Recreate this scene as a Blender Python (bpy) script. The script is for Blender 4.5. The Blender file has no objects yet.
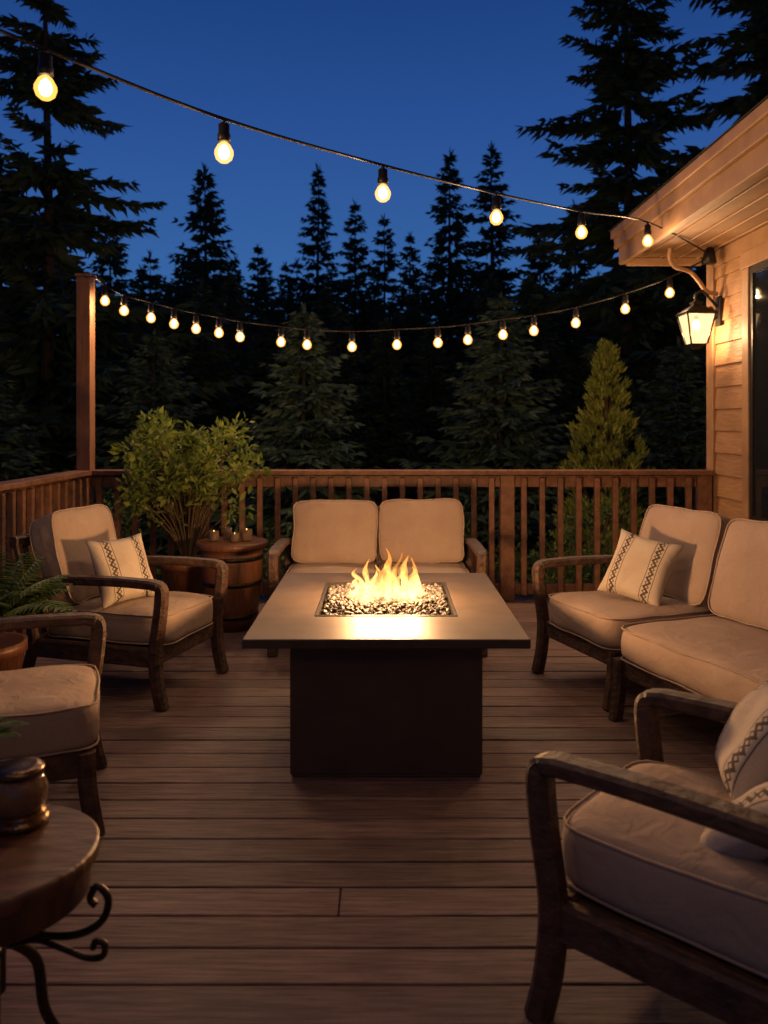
import bpy, bmesh, math, random
from mathutils import Vector, Matrix, Euler, noise
random.seed(7)
S=bpy.context.scene
S.view_settings.view_transform='Standard'; S.view_settings.look='None'; S.view_settings.exposure=0; S.view_settings.gamma=1
R=math.radians
# ------------------------------------------------------------------ helpers
def link(o,parent=None):
    S.collection.objects.link(o)
    if parent: o.parent=parent
    return o
def empty(name,loc=(0,0,0),rz=0):
    o=bpy.data.objects.new(name,None); o.location=loc; o.rotation_euler=(0,0,rz)
    o.empty_display_size=.1
    return link(o)
def bmobj(name,bm,mats,parent=None,smooth=False,bevel=0):
    me=bpy.data.meshes.new(name); bmesh.ops.recalc_face_normals(bm,faces=bm.faces[:])
    bm.to_mesh(me); bm.free()
    for m in (mats if isinstance(mats,(list,tuple)) else [mats]): me.materials.append(m)
    if smooth:
        for p in me.polygons: p.use_smooth=True
    o=bpy.data.objects.new(name,me); link(o,parent)
    if bevel:
        b=o.modifiers.new('bev','BEVEL'); b.width=bevel; b.segments=2; b.limit_method='ANGLE'; b.angle_limit=R(40)
    return o
def pyobj(name,v,f,mats,parent=None,smooth=False):
    me=bpy.data.meshes.new(name); me.from_pydata(v,[],f); me.update()
    for m in (mats if isinstance(mats,(list,tuple)) else [mats]): me.materials.append(m)
    if smooth:
        for p in me.polygons: p.use_smooth=True
    o=bpy.data.objects.new(name,me); return link(o,parent)
def lamp(name,loc,power,col,rad,parent=None):
    l=bpy.data.lights.new(name,'POINT'); l.energy=power; l.color=col; l.shadow_soft_size=rad
    o=bpy.data.objects.new(name,l); o.location=loc; return link(o,parent)
def box(bm,x0,x1,y0,y1,z0,z1,mat=0):
    vs=[bm.verts.new(p) for p in ((x0,y0,z0),(x1,y0,z0),(x1,y1,z0),(x0,y1,z0),(x0,y0,z1),(x1,y0,z1),(x1,y1,z1),(x0,y1,z1))]
    for i in ((3,2,1,0),(4,5,6,7),(0,1,5,4),(1,2,6,5),(2,3,7,6),(3,0,4,7)):
        f=bm.faces.new([vs[k] for k in i]); f.material_index=mat
def catm(pts,n=6):
    P=[Vector(p) for p in pts]; out=[]
    for i in range(len(P)-1):
        a=P[max(i-1,0)];b=P[i];c=P[i+1];d=P[min(i+2,len(P)-1)]
        for k in range(n):
            t=k/n
            out.append(.5*((2*b)+(c-a)*t+(2*a-5*b+4*c-d)*t*t+(3*b-a-3*c+d)*t**3))
    out.append(P[-1]); return out
def sweep(bm,pts,w,t,side=Vector((1,0,0)),mat=0):
    pts=[Vector(p) for p in pts]; side=Vector(side).normalized(); rings=[]
    for i,p in enumerate(pts):
        tg=(pts[min(i+1,len(pts)-1)]-pts[max(i-1,0)]).normalized()
        s=(side-tg*side.dot(tg)).normalized(); nrm=s.cross(tg)
        a=(w[i] if isinstance(w,list) else w)/2; b=(t[i] if isinstance(t,list) else t)/2; c=.22*min(a,b)*2
        rings.append([bm.verts.new(p+s*u+nrm*v) for u,v in ((a-c,b),(a,b-c),(a,-b+c),(a-c,-b),(-a+c,-b),(-a,-b+c),(-a,b-c),(-a+c,b))])
    for r0,r1 in zip(rings,rings[1:]):
        for k in range(8):
            f=bm.faces.new((r0[k],r0[(k+1)%8],r1[(k+1)%8],r1[k])); f.material_index=mat
    bm.faces.new(rings[0][::-1]).material_index=mat; bm.faces.new(rings[-1]).material_index=mat
def tube(bm,pts,r,n=6,mat=0,up=None):
    pts=[Vector(p) for p in pts]; rings=[]
    ref=up or Vector((.123,.31,.94))
    for i,p in enumerate(pts):
        tg=(pts[min(i+1,len(pts)-1)]-pts[max(i-1,0)]).normalized()
        s=tg.cross(ref)
        if s.length<.05: s=tg.cross(Vector((1,0,0)))
        s.normalize(); q=tg.cross(s); rr=r[i] if isinstance(r,list) else r
        rings.append([bm.verts.new(p+(s*math.cos(2*math.pi*k/n)+q*math.sin(2*math.pi*k/n))*rr) for k in range(n)])
    for a,b in zip(rings,rings[1:]):
        for k in range(n):
            f=bm.faces.new((a[k],a[(k+1)%n],b[(k+1)%n],b[k])); f.material_index=mat; f.smooth=True
    bm.faces.new(rings[0][::-1]).material_index=mat; bm.faces.new(rings[-1]).material_index=mat
def lathe(bm,prof,cx=0,cy=0,cz=0,n=28,mat=0,smooth=True):
    rings=[[bm.verts.new((cx+r*math.cos(2*math.pi*k/n),cy+r*math.sin(2*math.pi*k/n),cz+z)) for k in range(n)] for r,z in prof]
    for a,b in zip(rings,rings[1:]):
        for k in range(n):
            f=bm.faces.new((a[k],a[(k+1)%n],b[(k+1)%n],b[k])); f.material_index=mat; f.smooth=smooth
    bm.faces.new(rings[0][::-1]).material_index=mat; bm.faces.new(rings[-1]).material_index=mat
# ------------------------------------------------------------------ materials
def newmat(name):
    m=bpy.data.materials.new(name); m.use_nodes=True; nt=m.node_tree
    return m,nt,nt.nodes['Principled BSDF']
def mat(name,c1,c2,scale=8,rough=.6,bump=.2,stretch=(1,1,1),metal=0,island=0,detail=5,bdist=.01,r2=None,spec=None,coord='Object',stain=0):
    m,nt,b=newmat(name); N=nt.nodes; L=nt.links
    tc=N.new('ShaderNodeTexCoord'); mp=N.new('ShaderNodeMapping'); mp.inputs['Scale'].default_value=stretch
    L.new(tc.outputs[coord],mp.inputs[0])
    nz=N.new('ShaderNodeTexNoise'); nz.inputs['Scale'].default_value=scale; nz.inputs['Detail'].default_value=detail; nz.inputs['Roughness'].default_value=.6
    L.new(mp.outputs[0],nz.inputs['Vector'])
    cr=N.new('ShaderNodeValToRGB'); cr.color_ramp.elements[0].position=.3; cr.color_ramp.elements[1].position=.7
    cr.color_ramp.elements[0].color=(*c1,1); cr.color_ramp.elements[1].color=(*c2,1)
    L.new(nz.outputs[0],cr.inputs[0]); col=cr.outputs[0]
    if island:
        g=N.new('ShaderNodeNewGeometry'); mr=N.new('ShaderNodeMapRange'); mr.inputs[3].default_value=1-island; mr.inputs[4].default_value=1+island
        L.new(g.outputs['Random Per Island'],mr.inputs[0])
        mx=N.new('ShaderNodeVectorMath'); mx.operation='SCALE'; L.new(col,mx.inputs[0]); L.new(mr.outputs[0],mx.inputs['Scale']); col=mx.outputs[0]
        ad=N.new('ShaderNodeVectorMath'); ad.operation='MULTIPLY_ADD'; ad.inputs[1].default_value=(37,91,53)
        L.new(g.outputs['Random Per Island'],ad.inputs[0]); L.new(mp.outputs[0],ad.inputs[2]); L.new(ad.outputs[0],nz.inputs['Vector'])
    if stain:
        n4=N.new('ShaderNodeTexNoise'); n4.inputs['Scale'].default_value=1.7; n4.inputs['Detail'].default_value=5; n4.inputs['Roughness'].default_value=.7; L.new(tc.outputs[coord],n4.inputs['Vector'])
        m4=N.new('ShaderNodeMapRange'); m4.inputs[1].default_value=.3; m4.inputs[2].default_value=.7; m4.inputs[3].default_value=1-stain; m4.inputs[4].default_value=1+stain*.6; L.new(n4.outputs[0],m4.inputs[0])
        x4=N.new('ShaderNodeVectorMath'); x4.operation='SCALE'; L.new(col,x4.inputs[0]); L.new(m4.outputs[0],x4.inputs['Scale']); col=x4.outputs[0]
    L.new(col,b.inputs['Base Color'])
    b.inputs['Roughness'].default_value=rough; b.inputs['Metallic'].default_value=metal
    if spec is not None: b.inputs['Specular IOR Level'].default_value=spec
    if r2 is not None:
        mr=N.new('ShaderNodeMapRange'); mr.inputs[1].default_value=.3; mr.inputs[2].default_value=.7; mr.inputs[3].default_value=rough; mr.inputs[4].default_value=r2
        n2=N.new('ShaderNodeTexNoise'); n2.inputs['Scale'].default_value=scale*.35; L.new(tc.outputs[coord],n2.inputs['Vector']); L.new(n2.outputs[0],mr.inputs[0]); L.new(mr.outputs[0],b.inputs['Roughness'])
    if bump:
        bp=N.new('ShaderNodeBump'); bp.inputs['Strength'].default_value=bump; bp.inputs['Distance'].default_value=bdist
        L.new(nz.outputs[0],bp.inputs['Height']); L.new(bp.outputs[0],b.inputs['Normal'])
    return m
def emis(name,col,st,transp=0,nosample=False):
    m=bpy.data.materials.new(name); m.use_nodes=True; nt=m.node_tree; nt.nodes.clear()
    e=nt.nodes.new('ShaderNodeEmission'); e.inputs[0].default_value=(*col,1); e.inputs[1].default_value=st
    o=nt.nodes.new('ShaderNodeOutputMaterial'); src=e.outputs[0]
    if transp:
        t=nt.nodes.new('ShaderNodeBsdfTransparent'); mx=nt.nodes.new('ShaderNodeMixShader'); mx.inputs[0].default_value=transp
        nt.links.new(src,mx.inputs[1]); nt.links.new(t.outputs[0],mx.inputs[2]); src=mx.outputs[0]
    if transp or nosample:
        try: m.cycles.emission_sampling='NONE'
        except Exception: pass
    nt.links.new(src,o.inputs[0]); return m
M_deck=mat('deck_wood',(.105,.066,.057),(.31,.21,.185),scale=5,rough=.38,r2=.62,bump=1.0,stretch=(1,16,16),island=.24,bdist=.006,detail=7,stain=.34)
M_rail=mat('rail_wood',(.11,.052,.029),(.24,.118,.068),scale=6,rough=.6,bump=.3,stretch=(3,3,3),island=.18)
M_post=mat('post_wood',(.14,.065,.034),(.24,.12,.066),scale=6,rough=.6,bump=.3,stretch=(6,6,.8))
M_chair=mat('chair_wood',(.022,.012,.008),(.11,.057,.036),scale=18,rough=.40,r2=.65,bump=1.0,stretch=(1.5,1,1.5),bdist=.014,detail=6,stain=.2)
M_top=mat('table_top_stone',(.045,.032,.023),(.080,.057,.043),scale=7,rough=.46,r2=.60,bump=.15,detail=6,bdist=.003,stain=.25,spec=.32)
M_base=mat('table_base_metal',(.060,.041,.030),(.078,.055,.041),scale=10,rough=.5,bump=.1,stain=.15)
M_black=mat('black_metal',(.012,.011,.01),(.03,.026,.022),scale=20,rough=.45,bump=.15,metal=.4)
M_iron=mat('wrought_iron',(.02,.015,.012),(.06,.045,.035),scale=30,rough=.4,bump=.5,metal=.8)
M_siding=mat('siding_paint',(.24,.13,.060),(.33,.19,.095),scale=6,rough=.6,bump=.6,stretch=(1,1,9),island=.10,stain=.2)
M_trim=mat('trim_paint',(.22,.125,.066),(.32,.19,.10),scale=5,rough=.55,bump=.25,island=.06,stain=.2)
M_roof=mat('roof_shingle',(.03,.028,.027),(.07,.06,.055),scale=20,rough=.9,bump=.5)
M_ground=mat('forest_floor',(.018,.02,.01),(.05,.05,.025),scale=3,rough=.95,bump=.6,bdist=.1)
M_bark=mat('bark',(.03,.02,.014),(.07,.05,.035),scale=6,rough=.9,bump=.8,stretch=(1,1,.2))
M_stem=mat('stem',(.06,.04,.02),(.11,.075,.04),scale=10,rough=.8,bump=.4)
def leafmat(name,c1,c2,c3,trans=True):
    m,nt,b=newmat(name); N=nt.nodes; L=nt.links
    g=N.new('ShaderNodeNewGeometry'); cr=N.new('ShaderNodeValToRGB')
    cr.color_ramp.elements[0].color=(*c1,1); cr.color_ramp.elements[1].color=(*c3,1); e=cr.color_ramp.elements.new(.55); e.color=(*c2,1)
    L.new(g.outputs['Random Per Island'],cr.inputs[0]); L.new(cr.outputs[0],b.inputs['Base Color'])
    b.inputs['Roughness'].default_value=.6; b.inputs['Specular IOR Level'].default_value=.3
    if trans:
        tr=N.new('ShaderNodeBsdfTranslucent'); L.new(cr.outputs[0],tr.inputs[0]); mx=N.new('ShaderNodeMixShader'); mx.inputs[0].default_value=.3
        out=N['Material Output']; L.new(b.outputs[0],mx.inputs[1]); L.new(tr.outputs[0],mx.inputs[2]); L.new(mx.outputs[0],out.inputs[0])
    return m
M_needle=leafmat('pine_needles',(.025,.05,.03),(.05,.09,.05),(.08,.12,.07),False)
M_needle2=leafmat('spruce_needles',(.05,.10,.07),(.09,.15,.10),(.13,.19,.13),False)
M_leaf=leafmat('shrub_leaves',(.07,.11,.02),(.13,.19,.035),(.24,.29,.06))
M_arb=leafmat('arborvitae_leaves',(.12,.16,.03),(.22,.26,.05),(.36,.37,.08))
M_fern=leafmat('fern_leaves',(.04,.075,.025),(.075,.13,.04),(.12,.18,.06))
def fabric(name,c,emb=False):
    m,nt,b=newmat(name); N=nt.nodes; L=nt.links
    tc=N.new('ShaderNodeTexCoord')
    n1=N.new('ShaderNodeTexNoise'); n1.inputs['Scale'].default_value=5; n1.inputs['Detail'].default_value=4; L.new(tc.outputs['Object'],n1.inputs['Vector'])
    n2=N.new('ShaderNodeTexNoise'); n2.inputs['Scale'].default_value=260; n2.inputs['Detail'].default_value=2; L.new(tc.outputs['Object'],n2.inputs['Vector'])
    cr=N.new('ShaderNodeValToRGB'); cr.color_ramp.elements[0].position=.3; cr.color_ramp.elements[1].position=.7
    cr.color_ramp.elements[0].color=(c[0]*.84,c[1]*.82,c[2]*.8,1); cr.color_ramp.elements[1].color=(*c,1); L.new(n1.outputs[0],cr.inputs[0])
    mx=N.new('ShaderNodeMix'); mx.data_type='RGBA'; mx.blend_type='MULTIPLY'; mx.inputs[0].default_value=.35
    L.new(cr.outputs[0],mx.inputs[6]); L.new(n2.outputs[0],mx.inputs[7]); col=mx.outputs[2]
    if emb:
        sp=N.new('ShaderNodeSeparateXYZ'); L.new(tc.outputs['Object'],sp.inputs[0])
        def math_(op,a,bv=None,c_=None):
            n=N.new('ShaderNodeMath'); n.operation=op
            for i,v in enumerate((a,bv,c_)):
                if v is None: continue
                if isinstance(v,(int,float)): n.inputs[i].default_value=v
                else: L.new(v,n.inputs[i])
            return n.outputs[0]
        ax=math_('SUBTRACT',math_('ABSOLUTE',sp.outputs[0]),.095)
        zz=math_('SUBTRACT',math_('MULTIPLY',math_('PINGPONG',sp.outputs[1],.024),1.1),.0132)
        l1=math_('LESS_THAN',math_('ABSOLUTE',math_('SUBTRACT',ax,zz)),.0078)
        d1=math_('LESS_THAN',math_('ABSOLUTE',math_('ADD',ax,zz)),.0036)
        l3=math_('LESS_THAN',math_('ABSOLUTE',math_('SUBTRACT',math_('ABSOLUTE',ax),.026)),.0018)
        tot=math_('MINIMUM',math_('ADD',math_('ADD',l1,d1),l3),1.)
        m2=N.new('ShaderNodeMix'); m2.data_type='RGBA'; m2.inputs[7].default_value=(.03,.02,.018,1)
        L.new(math_('MULTIPLY',tot,.88),m2.inputs[0]); L.new(col,m2.inputs[6]); col=m2.outputs[2]
    L.new(col,b.inputs['Base Color']); b.inputs['Roughness'].default_value=.9; b.inputs['Specular IOR Level'].default_value=.2
    ad=N.new('ShaderNodeMath'); ad.operation='MULTIPLY_ADD'; ad.inputs[1].default_value=.06; L.new(n2.outputs[0],ad.inputs[0])
    n3=N.new('ShaderNodeTexNoise'); n3.inputs['Scale'].default_value=9; n3.inputs['Detail'].default_value=3; n3.inputs['Distortion'].default_value=.8
    L.new(tc.outputs['Object'],n3.inputs['Vector']); L.new(n3.outputs[0],ad.inputs[2])
    bp=N.new('ShaderNodeBump'); bp.inputs['Strength'].default_value=.5; bp.inputs['Distance'].default_value=.018; L.new(ad.outputs[0],bp.inputs['Height']); L.new(bp.outputs[0],b.inputs['Normal'])
    return m
M_fab=fabric('cushion_fabric',(.44,.345,.285))
M_pil=fabric('pillow_fabric',(.60,.53,.44),True)
# ------------------------------------------------------------------ camera
cam=bpy.data.cameras.new('camera'); co=bpy.data.objects.new('camera',cam); link(co)
co.location=(0,0,1.4); co.rotation_euler=(R(90),0,0)
cam.sensor_width=36; cam.lens=800/1024*36; cam.shift_y=-89/1024; cam.clip_end=600; cam.clip_start=.05
cam.dof.use_dof=True; cam.dof.focus_distance=3.7; cam.dof.aperture_fstop=2.8
S.camera=co
# ------------------------------------------------------------------ world (dusk sky)
w=bpy.data.worlds.new('World'); S.world=w; w.use_nodes=True; nt=w.node_tree; N=nt.nodes; L=nt.links
bg=N['Background']; sk=N.new('ShaderNodeTexSky'); sk.sky_type='NISHITA'; sk.sun_disc=False
sk.sun_elevation=R(-3.0); sk.sun_rotation=R(200); sk.ozone_density=3.0; sk.dust_density=.3
tc=N.new('ShaderNodeTexCoord'); sp=N.new('ShaderNodeSeparateXYZ'); L.new(tc.outputs['Generated'],sp.inputs[0])
cr=N.new('ShaderNodeValToRGB'); el=cr.color_ramp.elements
el[0].position=0; el[0].color=(.05,.16,.38,1); el[1].position=1; el[1].color=(.002,.010,.045,1)
for p,c in ((.2,(.034,.125,.37)),(.34,(.020,.082,.30)),(.48,(.009,.050,.21)),(.62,(.005,.028,.12))):
    e=el.new(p); e.color=(*c,1)
L.new(sp.outputs[2],cr.inputs[0])
mu=N.new('ShaderNodeMix'); mu.data_type='RGBA'; mu.blend_type='ADD'; mu.inputs[0].default_value=.15
L.new(cr.outputs[0],mu.inputs[6]); L.new(sk.outputs[0],mu.inputs[7]); L.new(mu.outputs[2],bg.inputs[0])
my=N.new('ShaderNodeMapRange'); my.inputs[1].default_value=-.6; my.inputs[2].default_value=.6; my.inputs[3].default_value=.3; my.inputs[4].default_value=.95
L.new(sp.outputs[1],my.inputs[0]); L.new(my.outputs[0],bg.inputs[1])
# ------------------------------------------------------------------ ground & deck
GZ=-.7
bm=bmesh.new(); bmesh.ops.create_grid(bm,x_segments=60,y_segments=60,size=200)
for v in bm.verts:
    v.co.z=GZ+ (noise.noise(v.co*.05)*1.2 if v.co.length>15 else 0)
bmobj('ground',bm,M_ground)
bm=bmesh.new(); y=-1.5; k=0
while y<6.42:
    y1=min(y+.1325,6.44); js=[-2.45]
    if k%3==1:
        js.append(random.choice((-1.9,-1.7,1.5,1.9,2.1)))
    js.append(2.60)
    if abs(y-2.35)<.07: js=[-2.45,-.13,2.60]
    for a,b in zip(js,js[1:]):
        dz=random.uniform(-.0018,.0018)
        box(bm,a+.0015,b-.0015,y,y1,-.03+dz,dz)
    y+=.140; k+=1
deck=empty('wooden_deck')
bmobj('deck_boards',bm,M_deck,deck,bevel=.005)
bm=bmesh.new()
for x in [-2.4+i*.4 for i in range(13)]: box(bm,x-.02,x+.02,-1.5,6.4,-.2,-.034)
box(bm,-2.46,2.58,6.445,6.485,-.25,-.004); box(bm,-2.50,-2.462,-1.5,6.44,-.25,-.004)
for x in (-2.3,0,2.3):
    for yv in (-1,2.5,6.2): box(bm,x+.03,x+.15,yv-.06,yv+.06,GZ-.1,-.205)
bmobj('deck_joists',bm,M_black,deck)
# ------------------------------------------------------------------ railing
rail=empty('deck_railing')
bm=bmesh.new()
def post(x,y,z1=1.0,s=.055): box(bm,x-s,x+s,y-s,y+s,.001,z1)
RY=6.33; RX=-2.36
post(.97,RY,.99); post(2.52,RY,.99)
for yv in (4.3,2.3,.3): post(RX,yv,.99)
box(bm,RX+.06,2.58,RY-.075,RY+.075,.992,1.028)
for a,b in ((RX+.056,.914),(1.026,2.464)):
    box(bm,a,b,RY-.02,RY+.02,.895,.985); box(bm,a,b,RY-.02,RY+.02,.05,.13)
    n=int((b-a)/.135)
    for i in range(n):
        x=a+(i+.5)*(b-a)/n; box(bm,x-.021,x+.021,RY-.064,RY-.0225,.05,.97)
box(bm,RX-.075,RX+.075,-1.5,RY-.057,.992,1.028)
for a,b in ((4.356,RY-.057),(2.356,4.244),(.356,2.244),(-1.4,.244)):
    box(bm,RX-.02,RX+.02,a,b,.895,.985); box(bm,RX-.02,RX+.02,a,b,.05,.13)
    n=int((b-a)/.135)
    for i in range(n):
        yv=a+(i+.5)*(b-a)/n; box(bm,RX+.0225,RX+.064,yv-.021,yv+.021,.05,.97)
bmobj('railing_parts',bm,M_rail,rail,bevel=.004)
bm=bmesh.new(); box(bm,RX-.055,RX+.055,RY-.055,RY+.055,.001,2.55); box(bm,RX-.065,RX+.065,RY-.065,RY+.065,2.552,2.575)
bmobj('wooden_post',bm,M_post,bevel=.005)
# ------------------------------------------------------------------ house
house=empty('wooden_house')
HX=2.62; HY=6.40
bm=bmesh.new()
box(bm,HX+.02,8,-3,HY-.02,GZ,2.80)
bmobj('wall_core',bm,M_siding,house)
bm=bmesh.new(); z=-.02
while z<2.76:
    z1=min(z+.17,2.785)
    vs=[(HX-.018,z),(HX+.019,z),(HX+.019,z1),(HX-.001,z1)]
    a=[bm.verts.new((p[0],-3,p[1])) for p in vs]; b=[bm.verts.new((p[0],HY-.105,p[1])) for p in vs]
    for i in range(4): bm.faces.new((a[i],a[(i+1)%4],b[(i+1)%4],b[i]))
    bm.faces.new(a); bm.faces.new(b)
    vs=[(HY+.016,z),(HY-.019,z),(HY-.019,z1),(HY+.002,z1)]
    a=[bm.verts.new((HX+.1,p[0],p[1])) for p in vs]; b=[bm.verts.new((8,p[0],p[1])) for p in vs]
    for i in range(4): bm.faces.new((a[i],a[(i+1)%4],b[(i+1)%4],b[i]))
    bm.faces.new(a); bm.faces.new(b)
    z+=.17
bmobj('lap_siding',bm,M_siding,house)
bm=bmesh.new()
box(bm,HX-.03,HX+.09,HY-.10,HY+.03,.001,2.70)
box(bm,HX-.028,HX+.02,-3,HY-.104,2.62,2.745)
bmobj('corner_trim',bm,M_trim,house,bevel=.004)
bm=bmesh.new()
EX=1.93; EY=6.58
box(bm,EX+.05,HX+.3,-3,EY-.04,2.748,2.768)
for i in range(4):
    xx=EX+.16+i*.15; box(bm,xx,xx+.012,-3,EY-.05,2.735,2.747)
box(bm,EX,EX+.045,-3,EY,2.70,2.90)
box(bm,EX-.035,EX-.003,-3,EY+.02,2.83,2.955)
box(bm,EX-.06,EX-.0365,-3,EY+.03,2.915,2.985)
box(bm,EX+.048,HX+3,EY-.036,EY,2.70,2.93)
box(bm,EX+.048,HX-.035,EY-.075,EY-.04,2.68,2.745)
bmobj('eave_trim',bm,M_trim,house,bevel=.006)
bm=bmesh.new()
v=[bm.verts.new(p) for p in ((EX-.07,-3,2.99),(EX-.07,EY+.06,2.99),(5.5,EY+.06,4.3),(5.5,-3,4.3),(9,EY+.06,2.99),(9,-3,2.99))]
bm.faces.new((v[0],v[1],v[2],v[3])); bm.faces.new((v[3],v[2],v[4],v[5])); bm.faces.new((v[1],v[4],v[2])); bm.faces.new((v[0],v[3],v[5]))
bmobj('roof',bm,M_roof,house)
WY0,WY1,WZ0,WZ1=3.9,5.72,.70,2.50
bm=bmesh.new()
box(bm,HX-.05,HX-.02,WY1-.07,WY1+.03,WZ0,WZ1); box(bm,HX-.05,HX-.02,WY0-.03,WY0+.07,WZ0,WZ1)
box(bm,HX-.055,HX-.02,WY0-.05,WY1+.05,WZ1+.002,WZ1+.12); box(bm,HX-.085,HX-.02,WY0-.06,WY1+.06,WZ0-.05,WZ0-.002)
bmobj('window_casing',bm,M_trim,house,bevel=.004)
bm=bmesh.new()
box(bm,HX-.04,HX-.021,WY1-.12,WY1-.072,WZ0+.002,WZ1-.002); box(bm,HX-.04,HX-.021,WY0+.072,WY0+.12,WZ0+.002,WZ1-.002)
box(bm,HX-.04,HX-.021,WY0+.122,WY1-.122,WZ0+.002,WZ0+.05); box(bm,HX-.04,HX-.021,WY0+.122,WY1-.122,WZ1-.05,WZ1-.002)
box(bm,HX-.038,HX-.021,4.78,4.83,WZ0+.052,WZ1-.052)
bmobj('window_sash',bm,M_black,house)
mg,nt_,b_=newmat('window_glass'); b_.inputs['Base Color'].default_value=(.01,.012,.016,1); b_.inputs['Roughness'].default_value=.05
bm=bmesh.new(); box(bm,HX-.028,HX-.0205,WY0+.1,WY1-.1,WZ0+.03,WZ1-.03); bmobj('window_glass',bm,mg,house)
bm=bmesh.new()
tube(bm,catm([(2.19,6.12,2.735),(2.19,6.13,2.66),(2.24,6.15,2.60),(2.36,6.18,2.57),(2.44,6.2,2.50),(2.50,6.2,2.42),(2.585,6.2,2.40)],6),.017,8)
bmobj('downspout',bm,M_trim,house,smooth=True)
# ------------------------------------------------------------------ wall lantern
WARM=(1,.57,.27)
M_core=emis('hot_filament',(1,.80,.50),22,0,True)
M_lampglass=emis('lantern_glass',(1,.60,.26),3.2,.62)
lan=empty('wall_lantern',(2.42,6.2,0))
bm=bmesh.new()
tube(bm,catm([(.165,0,2.30),(.11,0,2.36),(.05,0,2.42),(0,0,2.40),(-.01,0,2.36)],6),.011,8)
tube(bm,catm([(.165,0,2.22),(.12,0,2.20),(.09,0,2.25),(.11,0,2.30),(.14,0,2.27)],6),.007,6)
box(bm,.165,.181,-.045,.045,2.15,2.38)
def frus(z0,z1,a,b,m=0):
    v=[bm.verts.new((sx*a,sy*a,z0)) for sx,sy in ((-1,-1),(1,-1),(1,1),(-1,1))]+[bm.verts.new((sx*b,sy*b,z1)) for sx,sy in ((-1,-1),(1,-1),(1,1),(-1,1))]
    for i in ((3,2,1,0),(4,5,6,7),(0,1,5,4),(1,2,6,5),(2,3,7,6),(3,0,4,7)): bm.faces.new([v[k] for k in i])
frus(2.235,2.25,.115,.12); frus(2.251,2.31,.118,.035); frus(2.311,2.335,.03,.04); frus(2.336,2.36,.022,.008)
frus(1.995,2.012,.05,.062); frus(1.97,1.994,.02,.045)
for sx,sy in ((-1,-1),(1,-1),(1,1),(-1,1)):
    tube(bm,[(sx*.062,sy*.062,2.01),(sx*.108,sy*.108,2.24)],.007,6)
tube(bm,[(0,0,2.20),(0,0,2.234)],.018,10)
bmobj('lantern_frame',bm,M_black,lan)
bm=bmesh.new(); frus(2.016,2.232,.055,.1); bmobj('lantern_panes',bm,M_lampglass,lan)
bm=bmesh.new(); lathe(bm,[(.012,2.198),(.024,2.17),(.026,2.15),(.018,2.128),(.003,2.12)],n=14); bmobj('lantern_core',bm,M_core,lan)
lamp('lantern_bulb',(0,0,2.09),34,WARM,.03,lan)
fl=empty('security_light',(2.50,6.15,2.66)); bm=bmesh.new(); lathe(bm,[(.02,.09),(.035,.07),(.045,.02),(.055,-.03),(.05,-.035)],n=16); bmobj('housing',bm,M_black,fl)
# ------------------------------------------------------------------ string lights
M_bulb=emis('bulb_glass',(1,.40,.07),4.5,.72)
def strings(wire,bulbs,drop,power):
    e=empty('string_lights')
    bm=bmesh.new(); tube(bm,catm(wire,10),.0065,6); bmobj('wire',bm,M_black,e)
    b1=bmesh.new(); b2=bmesh.new(); b3=bmesh.new()
    for (x,y,z) in bulbs:
        tube(b1,[(x,y,z+drop+.004),(x,y,z+.095)],.008,6)
        lathe(b1,[(.012,.1),(.021,.094),(.021,.06),(.025,.055),(.025,.033),(.021,.028)],x,y,z,12)
        lathe(b2,[(.012,.027),(.023,.018),(.035,-.004),(.036,-.017),(.030,-.036),(.016,-.048),(.003,-.051)],x,y,z,16)
        lathe(b3,[(.005,.018),(.014,.008),(.020,-.008),(.019,-.022),(.011,-.034),(.002,-.037)],x,y,z,12)
        lamp('filament_light',(x,y,z-.044),power,WARM,.005,e)
    bmobj('sockets',b1,M_black,e); bmobj('bulbs',b2,M_bulb,e); bmobj('filaments',b3,M_core,e)
ub=[(-1.10,2.6,2.50),(-.60,3.0,2.425),(-.005,3.6,2.445),(.59,4.2,2.49),(1.185,4.8,2.555),(1.78,5.4,2.64)]
strings([(-2.4,1.5,2.9),(-1.7,2.1,2.72)]+[(x,y,z+.115) for x,y,z in ub]+[(2.5,6.15,2.70)],ub,.115,17)
lb=[(-2.197,2.384),(-2.047,2.306),(-1.835,2.25),(-1.654,2.203),(-1.48,2.164),(-1.30,2.132),(-1.134,2.10),(-.811,2.06),(-.606,2.038),(-.252,2.022),(.102,2.038),(.425,2.054),(.66,2.077),(.937,2.117),(1.18,2.148),(1.51,2.21),(1.90,2.32),(2.25,2.447)]
lb=[(x,6.3,z-.01) for x,z in lb]
strings([(-5.75,14,4.6),(-4.0,10,3.0),(-2.33,6.27,2.54)]+[(x,y,z+.11) for x,y,z in lb]+[(2.55,6.25,2.70)],lb,.11,11)
nb=[(-1.8,1.05,2.60),(-1.05,.60,2.50),(-.3,.15,2.46),(.45,-.25,2.48),(1.2,-.55,2.55),(1.7,-.8,2.62)]  # added string run outside the frame, to warm the near deck and chair
strings([(-2.4,1.5,2.9)]+[(x,y,z+.115) for x,y,z in nb]+[(1.9,-.95,2.84)],nb,.115,7)
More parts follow.
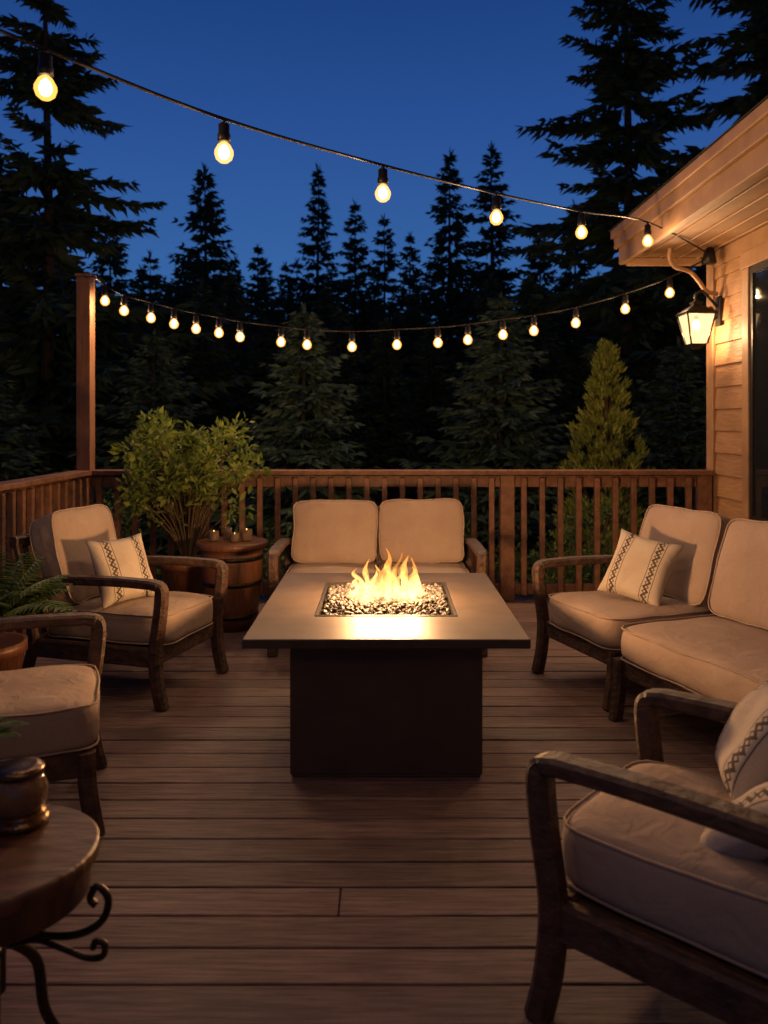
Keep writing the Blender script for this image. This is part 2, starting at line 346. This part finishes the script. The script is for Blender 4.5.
# ------------------------------------------------------------------ soft furnishing
def rbox(w,d,h,n=8,cuts=14,puff=.16,seed=0,wr=.006):
    bm=bmesh.new(); bmesh.ops.create_cube(bm,size=2)
    bmesh.ops.subdivide_edges(bm,edges=bm.edges[:],cuts=cuts,use_grid_fill=True)
    for v in bm.verts:
        x,y,z=v.co; L=(abs(x)**n+abs(y)**n+abs(z)**n)**(1/n)
        x/=L;y/=L;z/=L
        pf=1+puff*((1-x*x)*(1-y*y))
        v.co=Vector((x*w/2*(1-.012*abs(z)),y*d/2*(1-.012*abs(z)),z*h/2*pf))
        q=v.co*6+Vector((seed*3.1,seed*1.7,0)); v.co+=Vector((noise.noise(q),noise.noise(q+Vector((9,0,0))),noise.noise(q+Vector((0,9,0)))))*wr
    for s in (1,-1):
        pts=[]
        for i in range(72):
            a=2*math.pi*i/72; cx,sx=math.cos(a),math.sin(a)
            L=(abs(cx)**9+abs(sx)**9)**(1/9); pts.append(Vector((cx/L*(w/2-.006),sx/L*(d/2-.006),s*h/2*.84)))
        rings=[]
        for i,p in enumerate(pts):
            q=p*6+Vector((seed*3.1,seed*1.7,0)); p=p+Vector((noise.noise(q),noise.noise(q+Vector((9,0,0))),noise.noise(q+Vector((0,9,0)))))*wr
            tg=(pts[(i+1)%72]-pts[i-1]).normalized(); sd=tg.cross(Vector((0,0,1)))
            rings.append([bm.verts.new(p+(sd*math.cos(k*math.pi/3)+Vector((0,0,1))*math.sin(k*math.pi/3))*.0042) for k in range(6)])
        for i in range(72):
            a,b=rings[i],rings[(i+1)%72]
            for k in range(6): bm.faces.new((a[k],a[(k+1)%6],b[(k+1)%6],b[k]))
    return bm
def cushion(name,parent,w,d,h,loc,rot=(0,0,0),seed=0,puff=.16,wr=.006):
    o=bmobj(name,rbox(w,d,h,seed=seed,puff=puff,wr=wr),M_fab,parent,smooth=True); o.location=loc; o.rotation_euler=rot; return o
def pillow(size,t,loc,rot,seed=0):
    bm=bmesh.new(); bmesh.ops.create_cube(bm,size=2); bmesh.ops.subdivide_edges(bm,edges=bm.edges[:],cuts=16,use_grid_fill=True)
    for v in bm.verts:
        x,y,z=v.co
        e=max(0,(1-abs(x)**2.6))*max(0,(1-abs(y)**2.6)); th=(e**.42)
        px=x*(1-.10*(1-y*y)*abs(x)) ; py=y*(1-.10*(1-x*x)*abs(y))
        v.co=Vector((px*size/2,py*size/2,z*t/2*th+ (z*.003)))
        q=v.co*9+Vector((seed,0,seed)); v.co+=Vector((0,0,noise.noise(q)*.016*th))
    o=bmobj('throw_pillow',bm,M_pil,smooth=True); o.location=loc; o.rotation_euler=rot; return o
def seat(name,loc,rz,W,n=1,la=True,ra=True,seed=0,D=.76,bh=.50,ns=None):
    e=empty(name,(loc[0],loc[1],0),rz); bm=bmesh.new()
    a=W/2-.03
    for s,arm in ((-1,la),(1,ra)):
        x=s*a
        if arm:
            pts=catm([(x,.43,.565),(x,.2,.60),(x,-.1,.612),(x,-.335,.608)],5)+catm([(x,-.372,.601),(x,-.388,.572),(x,-.378,.45),(x,-.354,.28),(x,-.365,.12),(x,-.392,.002)],5)
            m=len(pts); sweep(bm,pts,[.070 if i<17 else .062 for i in range(m)],[.043 if i<16 else .043+.018*min(1,(i-16)/6) for i in range(m)])
            sweep(bm,catm([(x,.42,.545),(x,.36,.3),(x,.39,.15),(x,.43,.002)],5),.05,.052)
        else:
            sweep(bm,catm([(x,-.345,.285),(x,-.35,.16),(x,-.375,.002)],5),.058,.06)
            sweep(bm,catm([(x,.36,.29),(x,.39,.15),(x,.43,.002)],5),.05,.052)
        sweep(bm,[(x*.985,-.325,.248),(x*.985,.34,.248)],.042,.092)
    sweep(bm,[(-a+.03,-.335,.248),(a-.03,-.335,.248)],.042,.09,side=(0,1,0))
    sweep(bm,[(-a+.03,.36,.26),(a-.03,.36,.26)],.04,.078,side=(0,1,0))
    box(bm,-a+.02,a-.02,-.315,.34,.262,.280)
    for s in (-1,1): sweep(bm,[(s*(a-.045),.365,.28),(s*(a-.045),.50,.76)],.04,.04)
    sweep(bm,[(-a+.02,.505,.775),(a-.02,.505,.775)],.045,.06,side=(0,1,0))
    m=max(4,int(W/.12))
    for i in range(m):
        xx=-a+.1+(i)*(2*a-.2)/(m-1); sweep(bm,[(xx,.37,.28),(xx,.497,.745)],.035,.015)
    bmobj('frame',bm,M_chair,e)
    full=W-(.07 if la else 0)-(.07 if ra else 0); off=((.035 if la else 0)-(.035 if ra else 0))
    ns=ns or n; cw=full/ns
    for i in range(ns):
        cx=off-full/2+cw*(i+.5)
        cushion('seat_cushion',e,cw-.004,D-.02,.17,(cx,-.02,.283+.085),(0,0,0),seed+i,wr=.008,puff=.12)
    cw=full/n
    for i in range(n):
        cx=off-full/2+cw*(i+.5)
        cushion('back_cushion',e,cw-.008,bh,.155,(cx,.31,.455+bh/2-.03),(R(90-17),0,R(random.uniform(-2,2))),seed+5+i,puff=.38,wr=.014)
    return e
seat('patio_armchair',(-1.37,4.31),R(73.7),.68,seed=1)
seat('patio_armchair',(-1.43,2.86),R(110),.62,la=False,ra=True,seed=9)
seat('patio_loveseat',(-.04,5.20),R(0),1.32,n=2,seed=20,bh=.44)
seat('patio_armchair',(1.34,4.33),R(-70),.70,la=True,ra=False,seed=30)
seat('patio_sofa',(1.67,3.31),R(-69),1.34,n=2,la=False,ra=True,seed=40,ns=1)
seat('patio_armchair',(.858,1.855),R(-131.5),.66,seed=50)
pillow(.36,.12,(-1.385,4.24,.625),(R(68),0,R(58)),1)
pillow(.37,.12,(1.365,4.27,.625),(R(62),R(8),R(-48)),5)
pillow(.31,.13,(.96,2.03,.59),(R(60),0,R(-104)),8)
pillow(.33,.13,(.895,1.80,.515),(R(38),0,R(-140)),11)
# ------------------------------------------------------------------ fire table
ft=empty('fire_pit_table',(.009,0,0))
x0,x1,y0,y1=-.542,.542,3.0,4.335; ox,oy0,oy1=.30,3.36,4.07; zt,zb=.588,.552
def frame(bm,x0,x1,y0,y1,ix0,ix1,iy0,iy1,zb,zt):
    O=[(x0,y0),(x1,y0),(x1,y1),(x0,y1)]; I=[(ix0,iy0),(ix1,iy0),(ix1,iy1),(ix0,iy1)]
    ot=[bm.verts.new((*p,zt)) for p in O]; it=[bm.verts.new((*p,zt)) for p in I]; ob=[bm.verts.new((*p,zb)) for p in O]; ib=[bm.verts.new((*p,zb)) for p in I]
    for i in range(4):
        j=(i+1)%4
        bm.faces.new((ot[i],ot[j],it[j],it[i])); bm.faces.new((ob[i],ib[i],ib[j],ob[j])); bm.faces.new((ob[i],ob[j],ot[j],ot[i])); bm.faces.new((it[i],it[j],ib[j],ib[i]))
bm=bmesh.new(); frame(bm,x0,x1,y0,y1,-ox,ox,oy0,oy1,zb,zt)
bmobj('table_top',bm,M_top,ft,bevel=.004)
bm=bmesh.new()
box(bm,-.38,.38,3.155,4.18,.012,.549); box(bm,-.375,.375,3.16,4.175,.002,.0115)
bmobj('base',bm,M_base,ft,bevel=.005)
bm=bmesh.new(); frame(bm,-ox+.001,ox-.001,oy0+.001,oy1-.001,-ox+.012,ox-.012,oy0+.012,oy1-.012,.5505,.591)
bmobj('burner_rim',bm,M_black,ft)
vs=[];fs=[]
ico=bmesh.new(); bmesh.ops.create_icosphere(ico,subdivisions=1,radius=1); iv=[v.co.copy() for v in ico.verts]; ic=[[v.index for v in f.verts] for f in ico.faces]; ico.free()
for i in range(1700):
    r=random.uniform(.008,.017); c=Vector((random.uniform(-ox+.025,ox-.025),random.uniform(oy0+.025,oy1-.025),.566+random.uniform(0,.018)))
    c.z+=.012*math.exp(-((c.x/.2)**2+((c.y-3.715)/.2)**2))
    q=Euler([random.uniform(0,6) for _ in range(3)]).to_matrix(); sc=Vector((random.uniform(.7,1.3),random.uniform(.7,1.2),random.uniform(.5,.9)))
    b=len(vs)
    for v in iv: vs.append(tuple(c+q@Vector((v.x*sc.x,v.y*sc.y,v.z*sc.z))*r*random.uniform(.85,1.15)))
    fs+= [[b+k for k in f] for f in ic]
M_rock=mat('lava_rock',(.022,.021,.023),(.10,.092,.09),scale=20,rough=.6,bump=.3,island=.85,spec=.35)
pyobj('lava_rocks',vs,fs,M_rock,ft)
# flames
m=bpy.data.materials.new('flame'); m.use_nodes=True; nt=m.node_tree; N=nt.nodes; L=nt.links; N.clear()
out=N.new('ShaderNodeOutputMaterial'); tc=N.new('ShaderNodeTexCoord'); sp=N.new('ShaderNodeSeparateXYZ'); L.new(tc.outputs['Object'],sp.inputs[0])
mr=N.new('ShaderNodeMapRange'); mr.inputs[1].default_value=.0; mr.inputs[2].default_value=.24; L.new(sp.outputs[2],mr.inputs[0])
cr=N.new('ShaderNodeValToRGB'); cr.color_ramp.elements[0].color=(1,.52,.20,1); cr.color_ramp.elements[1].color=(1,.22,.02,1); e=cr.color_ramp.elements.new(.5); e.color=(1,.40,.09,1)
L.new(mr.outputs[0],cr.inputs[0])
st=N.new('ShaderNodeMapRange'); st.inputs[3].default_value=4.2; st.inputs[4].default_value=1.8; L.new(mr.outputs[0],st.inputs[0])
nz=N.new('ShaderNodeTexNoise'); nz.inputs['Scale'].default_value=22; nz.inputs['Detail'].default_value=3; nz.inputs['Distortion'].default_value=1.2
mp=N.new('ShaderNodeMapping'); mp.inputs['Scale'].default_value=(1,1,.4); L.new(tc.outputs['Object'],mp.inputs[0]); L.new(mp.outputs[0],nz.inputs['Vector'])
mn=N.new('ShaderNodeMapRange'); mn.inputs[1].default_value=.35; mn.inputs[2].default_value=.65; mn.inputs[3].default_value=.3; mn.inputs[4].default_value=1.5; L.new(nz.outputs[0],mn.inputs[0])
ml=N.new('ShaderNodeMath'); ml.operation='MULTIPLY'; L.new(st.outputs[0],ml.inputs[0]); L.new(mn.outputs[0],ml.inputs[1])
em=N.new('ShaderNodeEmission'); L.new(cr.outputs[0],em.inputs[0]); L.new(ml.outputs[0],em.inputs[1])
lw=N.new('ShaderNodeLayerWeight'); lw.inputs[0].default_value=.5
pw=N.new('ShaderNodeMath'); pw.operation='POWER'; pw.inputs[1].default_value=.7; L.new(lw.outputs['Facing'],pw.inputs[0])
ma=N.new('ShaderNodeMath'); ma.operation='MULTIPLY_ADD'; ma.inputs[1].default_value=.6; ma.inputs[2].default_value=.4; L.new(pw.outputs[0],ma.inputs[0])
tr=N.new('ShaderNodeBsdfTransparent'); mx=N.new('ShaderNodeMixShader'); L.new(ma.outputs[0],mx.inputs[0]); L.new(em.outputs[0],mx.inputs[1]); L.new(tr.outputs[0],mx.inputs[2]); L.new(mx.outputs[0],out.inputs[0])
try: m.cycles.emission_sampling='NONE'
except Exception: pass
bm=bmesh.new(); rs=random.Random(5)
tong=[(-.155,0,.075,.024),(-.12,.03,.14,.030),(-.075,-.03,.09,.032),(-.035,.02,.16,.030),(-.005,-.02,.24,.034),(.03,.04,.12,.032),(.055,-.03,.15,.028),(.09,.02,.21,.032),(.125,-.01,.20,.028),(.155,.03,.08,.024),(-.10,-.06,.07,.030),(.0,-.07,.075,.036),(.07,-.07,.08,.032),(.02,.08,.18,.030),(-.06,.08,.12,.030),(.12,-.06,.06,.028),(-.13,.07,.09,.028),(.11,.08,.13,.030),(.045,0,.22,.022),(-.085,.0,.19,.022),(.14,.05,.15,.020)]
for (fx,fy,h,r) in tong:
    ph=rs.uniform(0,6); ph2=rs.uniform(0,6); n=14; rings=[]; am=rs.uniform(.015,.04)
    for i in range(21):
        s=i/20; rr=r*(math.sin(math.pi*min(1,(s*.84+.16))**.62))**.9*(1-.35*s)*(1+.24*math.sin(s*12+ph))+.0006
        cx=fx+am*s*math.sin(ph+s*6.5); cy=fy+.02*s*math.sin(ph2+s*6)
        rings.append([bm.verts.new((cx+rr*(1+.35*math.sin(2*2*math.pi*k/n+ph+s*9))*math.cos(2*math.pi*k/n),cy+rr*math.sin(2*math.pi*k/n),h*s)) for k in range(n)])
    for a,b in zip(rings,rings[1:]):
        for k in range(n): bm.faces.new((a[k],a[(k+1)%n],b[(k+1)%n],b[k]))
o=bmobj('flames',bm,m,ft,smooth=True); o.location=(0,3.70,.584)
for fx,fz,p in ((-.10,.15,34),(.01,.21,42),(.11,.17,36)):
    lamp('fire_glow',(fx,3.70,.588+fz),p,(1,.50,.20),.045,ft)
# ------------------------------------------------------------------ barrel side table + glasses
M_barrel=mat('barrel_wood',(.09,.035,.018),(.19,.08,.04),scale=7,rough=.4,bump=.4,stretch=(8,8,.8))
ba=empty('barrel_side_table',(-1.045,5.5,0))
bm=bmesh.new(); lathe(bm,[(.165,.002),(.185,.15),(.2,.32),(.21,.45),(.205,.545)],n=32); lathe(bm,[(.235,.546),(.245,.555),(.245,.583),(.238,.59)],n=36)
bmobj('barrel_body',bm,M_barrel,ba)
bm=bmesh.new()
for zz,rr in ((.08,.1775),(.30,.2005),(.47,.2105)): lathe(bm,[(rr-.004,zz),(rr+.003,zz+.001),(rr+.004,zz+.029),(rr-.004,zz+.03)],n=32)
bmobj('hoops',bm,M_iron,ba)
M_glass,nt_,b_=newmat('amber_glass'); b_.inputs['Base Color'].default_value=(.65,.48,.32,1); b_.inputs['Transmission Weight'].default_value=.85; b_.inputs['Roughness'].default_value=.05
M_candle=emis('candle_flame',(1,.45,.10),8)
M_wax=mat('candle_wax',(.35,.2,.1),(.42,.26,.14),rough=.5,bump=0)
for (x,y,r,h,lit) in ((-.12,-.02,.035,.07,1),(-.04,.05,.03,.085,0),(.03,-.06,.03,.06,1),(.10,.0,.04,.08,1)):
    e=empty('candle_jar',(-1.045+x,5.5+y,.591)); bm=bmesh.new()
    lathe(bm,[(r*.8,0),(r,.01),(r,h),(r-.004,h),(r-.004,.012),(.003,.012)],n=18); bmobj('jar',bm,M_glass,e)
    bm=bmesh.new(); lathe(bm,[(r*.75,.014),(r*.75,h*.5),(.002,h*.5)],n=14); bmobj('wax',bm,M_wax,e)
    if lit:
        bm=bmesh.new(); lathe(bm,[(.002,h*.52),(.008,h*.62),(.004,h*.9),(.0008,h*1.05)],n=8); bmobj('flame',bm,M_candle,e)
# ------------------------------------------------------------------ plants
def leaf(vs,fs,c,d,up,l,w):
    s=d.cross(up)
    if s.length<.01: s=d.cross(Vector((1,0,0)))
    s.normalize(); n=s.cross(d).normalized(); b=len(vs)
    vs+= [tuple(c),tuple(c+d*l*.45+s*w*.5+n*l*.06),tuple(c+d*l),tuple(c+d*l*.45-s*w*.5+n*l*.06)]; fs.append((b,b+1,b+2,b+3))
def rv(rs): 
    v=Vector((rs.gauss(0,1),rs.gauss(0,1),rs.gauss(0,1))); return v.normalized()
def shrub(name,loc,zb,zc,rx,rz,nb,nl,ls,leafm,pot=None,seed=1,cone=False):
    rs=random.Random(seed); e=empty(name,loc); bm=bmesh.new(); vs=[];fs=[]
    for i in range(nb):
        if cone:
            t=rs.random()**1.15; zz=zb+t*(zc+rz-zb); a=rs.uniform(0,6.28); rr=rx*(1-t)**.75*math.sqrt(rs.random())*(1+.12*math.sin(3*a+t*9)); tip=Vector((rr*math.cos(a),rr*math.sin(a),zz))
            cr_=.10*(1-t*.6)
        else:
            d=rv(rs); rr=rs.random()**.4*(1+.18*math.sin(d.x*5+seed)); tip=Vector((d.x*rx*rr,d.y*rx*rr,zc+d.z*rz*rr)); cr_=rs.uniform(.05,.12)
        if not cone or i%3==0:
            mid=Vector((tip.x*.35,tip.y*.35,zb+(tip.z-zb)*.5))
            tube(bm,catm([(tip.x*.05,tip.y*.05,zb),mid,tip],4),[.009-.0008*k for k in range(9)],5)
        for k in range(nl):
            o=rv(rs)*cr_*rs.random()**.5; c=tip+o
            if cone: d=(Vector((tip.x,tip.y,0)).normalized()*.5+Vector((0,0,1))+rv(rs)*.5).normalized()
            else: d=(o.normalized()*.7+rv(rs)*.7+Vector((0,0,.15))).normalized()
            l=ls*rs.uniform(.6,1.25); leaf(vs,fs,c,d,rv(rs),l,l*(.45 if not cone else .3))
    bmobj('stems',bm,M_stem,e); pyobj('leaves',vs,fs,leafm,e)
    if pot:
        bm=bmesh.new(); lathe(bm,[(pot*.7,.002),(pot,.36),(pot*1.08,.362),(pot*1.08,.41),(pot*.97,.41),(pot*.95,.37),(.01,.37)],n=28)
        bmobj('pot',bm,M_barrel,e)
    return e
shrub('potted_shrub',(-1.42,5.80,0),.38,1.06,.46,.37,90,34,.070,M_leaf,pot=.19,seed=4)
shrub('arborvitae_tree',(2.5,9.0,GZ),.0,1.55,.80,1.42,470,34,.085,M_arb,seed=5,cone=True)
shrub('garden_bush',(1.85,7.35,GZ),.0,.75,.55,.62,80,36,.055,M_fern,seed=6)
shrub('garden_bush',(-.9,8.0,GZ),.0,.6,.9,.6,90,36,.06,M_fern,seed=7)
shrub('garden_bush',(-2.9,7.6,GZ),.0,.75,.9,.7,90,36,.06,M_fern,seed=8)
shrub('garden_bush',(.7,8.6,GZ),.0,.55,.8,.55,80,36,.06,M_fern,seed=9)
def fern(name,loc,z0,n,L_,seed,pot=None,wd=.03):
    rs=random.Random(seed); e=empty(name,loc); vs=[];fs=[]
    for i in range(n):
        a=rs.uniform(0,6.28); ln=L_*rs.uniform(.6,1.1); out=rs.uniform(.3,1.0); d=Vector((math.cos(a),math.sin(a),0)); s=Vector((-d.y,d.x,0))
        pts=[Vector((0,0,z0))+d*ln*out*t+Vector((0,0,ln*(1.1*t-.8*out*t*t))) for t in [k/11 for k in range(12)]]
        for k,p in enumerate(pts[:-1]):
            if k==0: continue
            t=k/11; l=ln*.26*math.sin(math.pi*min(1,t*.9+.12))
            for sg in (-1,1):
                dd=(s*sg+d*.5+Vector((0,0,-.15))).normalized(); leaf(vs,fs,p,dd,Vector((0,0,1)),l,wd*.8)
                leaf(vs,fs,(p+pts[k+1])/2,dd,Vector((0,0,1)),l,wd*.8)
        for k in range(11):
            b=len(vs); p,q=pts[k],pts[k+1]; vs+= [tuple(p-s*.003),tuple(p+s*.003),tuple(q+s*.003),tuple(q-s*.003)]; fs.append((b,b+1,b+2,b+3))
    pyobj('fronds',vs,fs,M_fern,e)
    if pot:
        bm=bmesh.new(); lathe(bm,[(pot*.7,.002),(pot,z0-.06),(pot*1.08,z0-.058),(pot*1.08,z0-.01),(pot*.95,z0-.012),(.01,z0-.04)],n=24); bmobj('pot',bm,M_barrel,e)
fern('potted_fern',(-1.80,3.62,0),.42,50,.52,3,pot=.16)
fern('potted_fern',(-1.98,5.55,0),.30,20,.36,8,pot=.15)
# ------------------------------------------------------------------ near round side table
M_tw=mat('side_table_wood',(.04,.018,.011),(.13,.06,.035),scale=9,rough=.3,r2=.5,bump=.6,stretch=(1,6,1),detail=6)
rt=empty('round_side_table',(-.82,1.69,0))
bm=bmesh.new(); lathe(bm,[(.17,.395),(.188,.40),(.19,.455),(.2,.462),(.207,.472),(.207,.494),(.2,.5)],n=64); bmobj('top',bm,M_tw,rt)
bm=bmesh.new()
lathe(bm,[(.02,.2),(.02,.394)],n=12)
for k in range(3):
    a=R(-6+120*k); d=Vector((math.cos(a),math.sin(a),0))
    P=lambda r,z: d*r+Vector((0,0,z))
    tube(bm,catm([P(.02,.37),P(.07,.335),P(.13,.325),P(.19,.335),P(.235,.365),P(.248,.41),P(.225,.435),P(.208,.41),P(.222,.395)],5),.008,8)
    tube(bm,catm([P(.03,.30),P(.09,.315),P(.15,.30),P(.20,.285),P(.235,.29),P(.24,.315),P(.22,.32),P(.215,.305)],5),.007,8)
    a2=a+R(60); d2=Vector((math.cos(a2),math.sin(a2),0))
    tube(bm,catm([d2*.02+Vector((0,0,.30)),d2*.09+Vector((0,0,.22)),d2*.11+Vector((0,0,.10)),d2*.15+Vector((0,0,.012))],5),.012,8)
bmobj('iron_scroll_base',bm,M_iron,rt,smooth=True)
M_bronze=mat('bronze',(.08,.05,.028),(.2,.13,.08),scale=18,rough=.25,bump=.5,metal=.9)
e=empty('candle_lantern',(-.82,1.80,.501)); bm=bmesh.new()
lathe(bm,[(.058,0),(.064,.006),(.062,.016),(.05,.022),(.056,.028)],n=32)
lathe(bm,[(.046,.112),(.053,.114),(.053,.124),(.045,.13),(.036,.131)],n=32)
bmobj('metal_rims',bm,M_bronze,e,smooth=True)
M_dg,nt_,b_=newmat('smoked_glass'); b_.inputs['Base Color'].default_value=(.45,.32,.22,1); b_.inputs['Transmission Weight'].default_value=.8; b_.inputs['Roughness'].default_value=.04
bm=bmesh.new(); lathe(bm,[(.050,.0285),(.059,.05),(.060,.08),(.052,.10),(.047,.1115),(.043,.1115),(.048,.10),(.055,.08),(.054,.05),(.045,.034),(.003,.033)],n=32); bmobj('glass',bm,M_dg,e,smooth=True)
bm=bmesh.new(); lathe(bm,[(.03,.036),(.03,.075),(.002,.074)],n=20); bmobj('wax',bm,M_wax,e)
M_orange=mat('terracotta_glaze',(.45,.16,.04),(.6,.24,.07),scale=10,rough=.35,bump=.1)
e=empty('candle_jar',(-.86,1.66,.501)); bm=bmesh.new(); lathe(bm,[(.03,0),(.038,.02),(.036,.06),(.028,.075),(.024,.07),(.005,.06)],n=24); bmobj('jar',bm,M_orange,e)
fern('potted_herb',(-.985,1.86,.50),.12,16,.14,12,pot=.045,wd=.02)
# ------------------------------------------------------------------ conifers
def conifer_mesh(name,H,Rr,levels,per,steps,seed,droop=.35,bare=.06,sp=1.0,needle=None,openness=.25,wid=.28,pexp=.85):
    rs=random.Random(seed); vs=[];fs=[]
    def kite(c,d,up,l,w):
        s=d.cross(up)
        if s.length<.01: return
        s.normalize(); b=len(vs); vs.extend([tuple(c),tuple(c+d*l*.4+s*w*.5),tuple(c+d*l),tuple(c+d*l*.35-s*w*.5)]); fs.append((b,b+1,b+2,b+3))
    Z=Vector((0,0,1))
    for i in range(levels):
        t=bare+(1-bare)*(i+rs.uniform(-.3,.3))/levels
        if t>=.995: continue
        t=max(t,bare)
        prof=min(1,(1-t)**pexp*1.04+.01)
        bulge=1+.18*math.sin(i*1.9+seed)
        for k in range(per):
            if rs.random()<openness*.6: continue
            a=2*math.pi*(k/per)+i*1.3+rs.uniform(-.35,.35)
            L_=max(.05,Rr*prof*bulge*rs.uniform(.6,1.12))
            d=Vector((math.cos(a),math.sin(a),0)); dr=droop*rs.uniform(.6,1.3)*(1 if t<.8 else (1-t)/.2*1.6-.6)
            z0=t*H+rs.uniform(-.012,.012)*H; n=max(3,int(steps*(.35+.65*L_/Rr)))
            prev=None
            for q in range(n+1):
                s=q/n; p=Vector((0,0,z0))+d*L_*s+Z*(-dr*L_*s+.30*L_*s*s*1.0)
                if prev is not None:
                    b=len(vs); w=.010*H/10*(1.3-s); sd=d.cross(Z)*w; vs.extend([tuple(prev-sd),tuple(prev+sd),tuple(p+sd*.8),tuple(p-sd*.8)]); fs.append((b,b+1,b+2,b+3))
                prev=p
                if s<.05: continue
                ll=(L_*.30*(1.15-s)+.05*Rr+.012*H)*sp
                for sg in (-1,1):
                    for _ in range(2):
                        dd=(d*rs.uniform(.4,1.1)+d.cross(Z)*sg*rs.uniform(.3,1)+Z*rs.uniform(-.75,.15)).normalized()
                        kite(p,dd,rv(rs),ll*rs.uniform(.6,1.2),ll*wid)
                dd=(d*.7+Z*rs.uniform(-1.0,.3)).normalized(); kite(p,dd,rv(rs),ll*.8,ll*wid)
    for q in range(14): kite(Vector((0,0,H*(.955+.003*q))),(Z+rv(rs)*.45).normalized(),rv(rs),H*.03,H*.006)
    nleaf=len(fs)
    n=8; b=len(vs)
    for j in range(9):
        s=j/8; r=H*.012*(1-s)**.8+.005
        for k in range(n): vs.append((r*math.cos(6.283*k/n)+.03*H*.1*math.sin(s*7+seed),r*math.sin(6.283*k/n),H*.985*s))
    for j in range(8):
        for k in range(n): fs.append((b+j*n+k,b+j*n+(k+1)%n,b+(j+1)*n+(k+1)%n,b+(j+1)*n+k))
    me=bpy.data.meshes.new(name); me.from_pydata(vs,[],fs); me.materials.append(needle or M_needle); me.materials.append(M_bark)
    for i in range(nleaf,len(fs)): me.polygons[i].material_index=1
    me.update(); return me
def tree(name,me,x,y,rz=0,s=(1,1,1),parent=None,z=GZ):
    o=bpy.data.objects.new(name,me); o.location=(x,y,z-.1); o.rotation_euler=(0,0,rz); o.scale=s; return link(o,parent)
big1=conifer_mesh('pine_big_a',11.6,3.5,36,6,24,11,droop=.42,openness=.5,sp=.60,wid=.30)
big2=conifer_mesh('pine_big_b',13.2,3.8,40,6,24,23,droop=.38,openness=.5,sp=.60,wid=.30)
tree('pine_tree',big1,-5.9,14)
tree('pine_tree',big2,4.85,16)
tree('pine_tree',big2,7.4,15,2.0,(1.05,1.05,1.12))
mids=[conifer_mesh('pine_mid_%d'%i,10,r,36,7,9,40+i,droop=.3,openness=.22,sp=.92,wid=.32,pexp=.9) for i,r in enumerate((2.3,2.8,1.9,3.0))]
for i,(px,top,d,mi,ws) in enumerate(((205,165,25,1,1.0),(258,243,30,0,1.0),(318,165,35,2,1.0),(355,200,30,0,.9),(384,215,34,0,1.0),(410,232,31,0,.9),(450,150,28,0,.95),(492,145,32,2,1.25),(540,225,30,1,.9),(285,262,34,0,.9),(150,250,22,3,1.0),(110,215,24,1,1.0),(-10,120,20,3,1.0),(430,260,27,0,.9),(575,200,26,1,.9),(700,150,24,3,1.0),(665,190,28,1,1.1),(235,255,27,0,.9))):
    x=(px-384)*d/800; H=(1.4+(423-top)*d/800-GZ)
    tree('pine_tree',mids[mi],x,d,i*1.7,(ws*H/10*.9+.1,ws*H/10*.9+.1,H/10))
spr=[conifer_mesh('spruce_%d'%i,5,1.6,30,8,10,70+i,droop=.25,openness=.08,sp=1.0,needle=M_needle2,wid=.30) for i in range(2)]
tree('spruce_tree',spr[0],-1.1,11,0,(1,1,.76)); tree('spruce_tree',spr[1],1.75,12,1,(1.1,1.1,.82)); tree('spruce_tree',spr[1],-3.6,12.5,2,(1.1,1.1,.72)); tree('spruce_tree',spr[0],4.6,12.5,3,(1,1,.7)); tree('spruce_tree',spr[1],-5.6,11,2,(1,1,.62))
far=empty('distant_pine_trees'); rs=random.Random(99)
for row in range(4):
    d0=(17,21,27,38)[row]; cnt=(22,26,30,36)[row]
    for k in range(cnt):
        ang=-.68+1.36*(k+rs.uniform(-.4,.4))/cnt; d=d0+rs.uniform(-1.5,2.5)
        x=d*math.tan(ang); top=rs.uniform(262,330) if row<3 else rs.uniform(258,290)
        H=1.4+(423-top)*d/800-GZ
        tree('pine',mids[rs.randrange(4)],x,d,rs.uniform(0,6),(H/10*1.15+.1,H/10*1.15+.1,H/10),far)
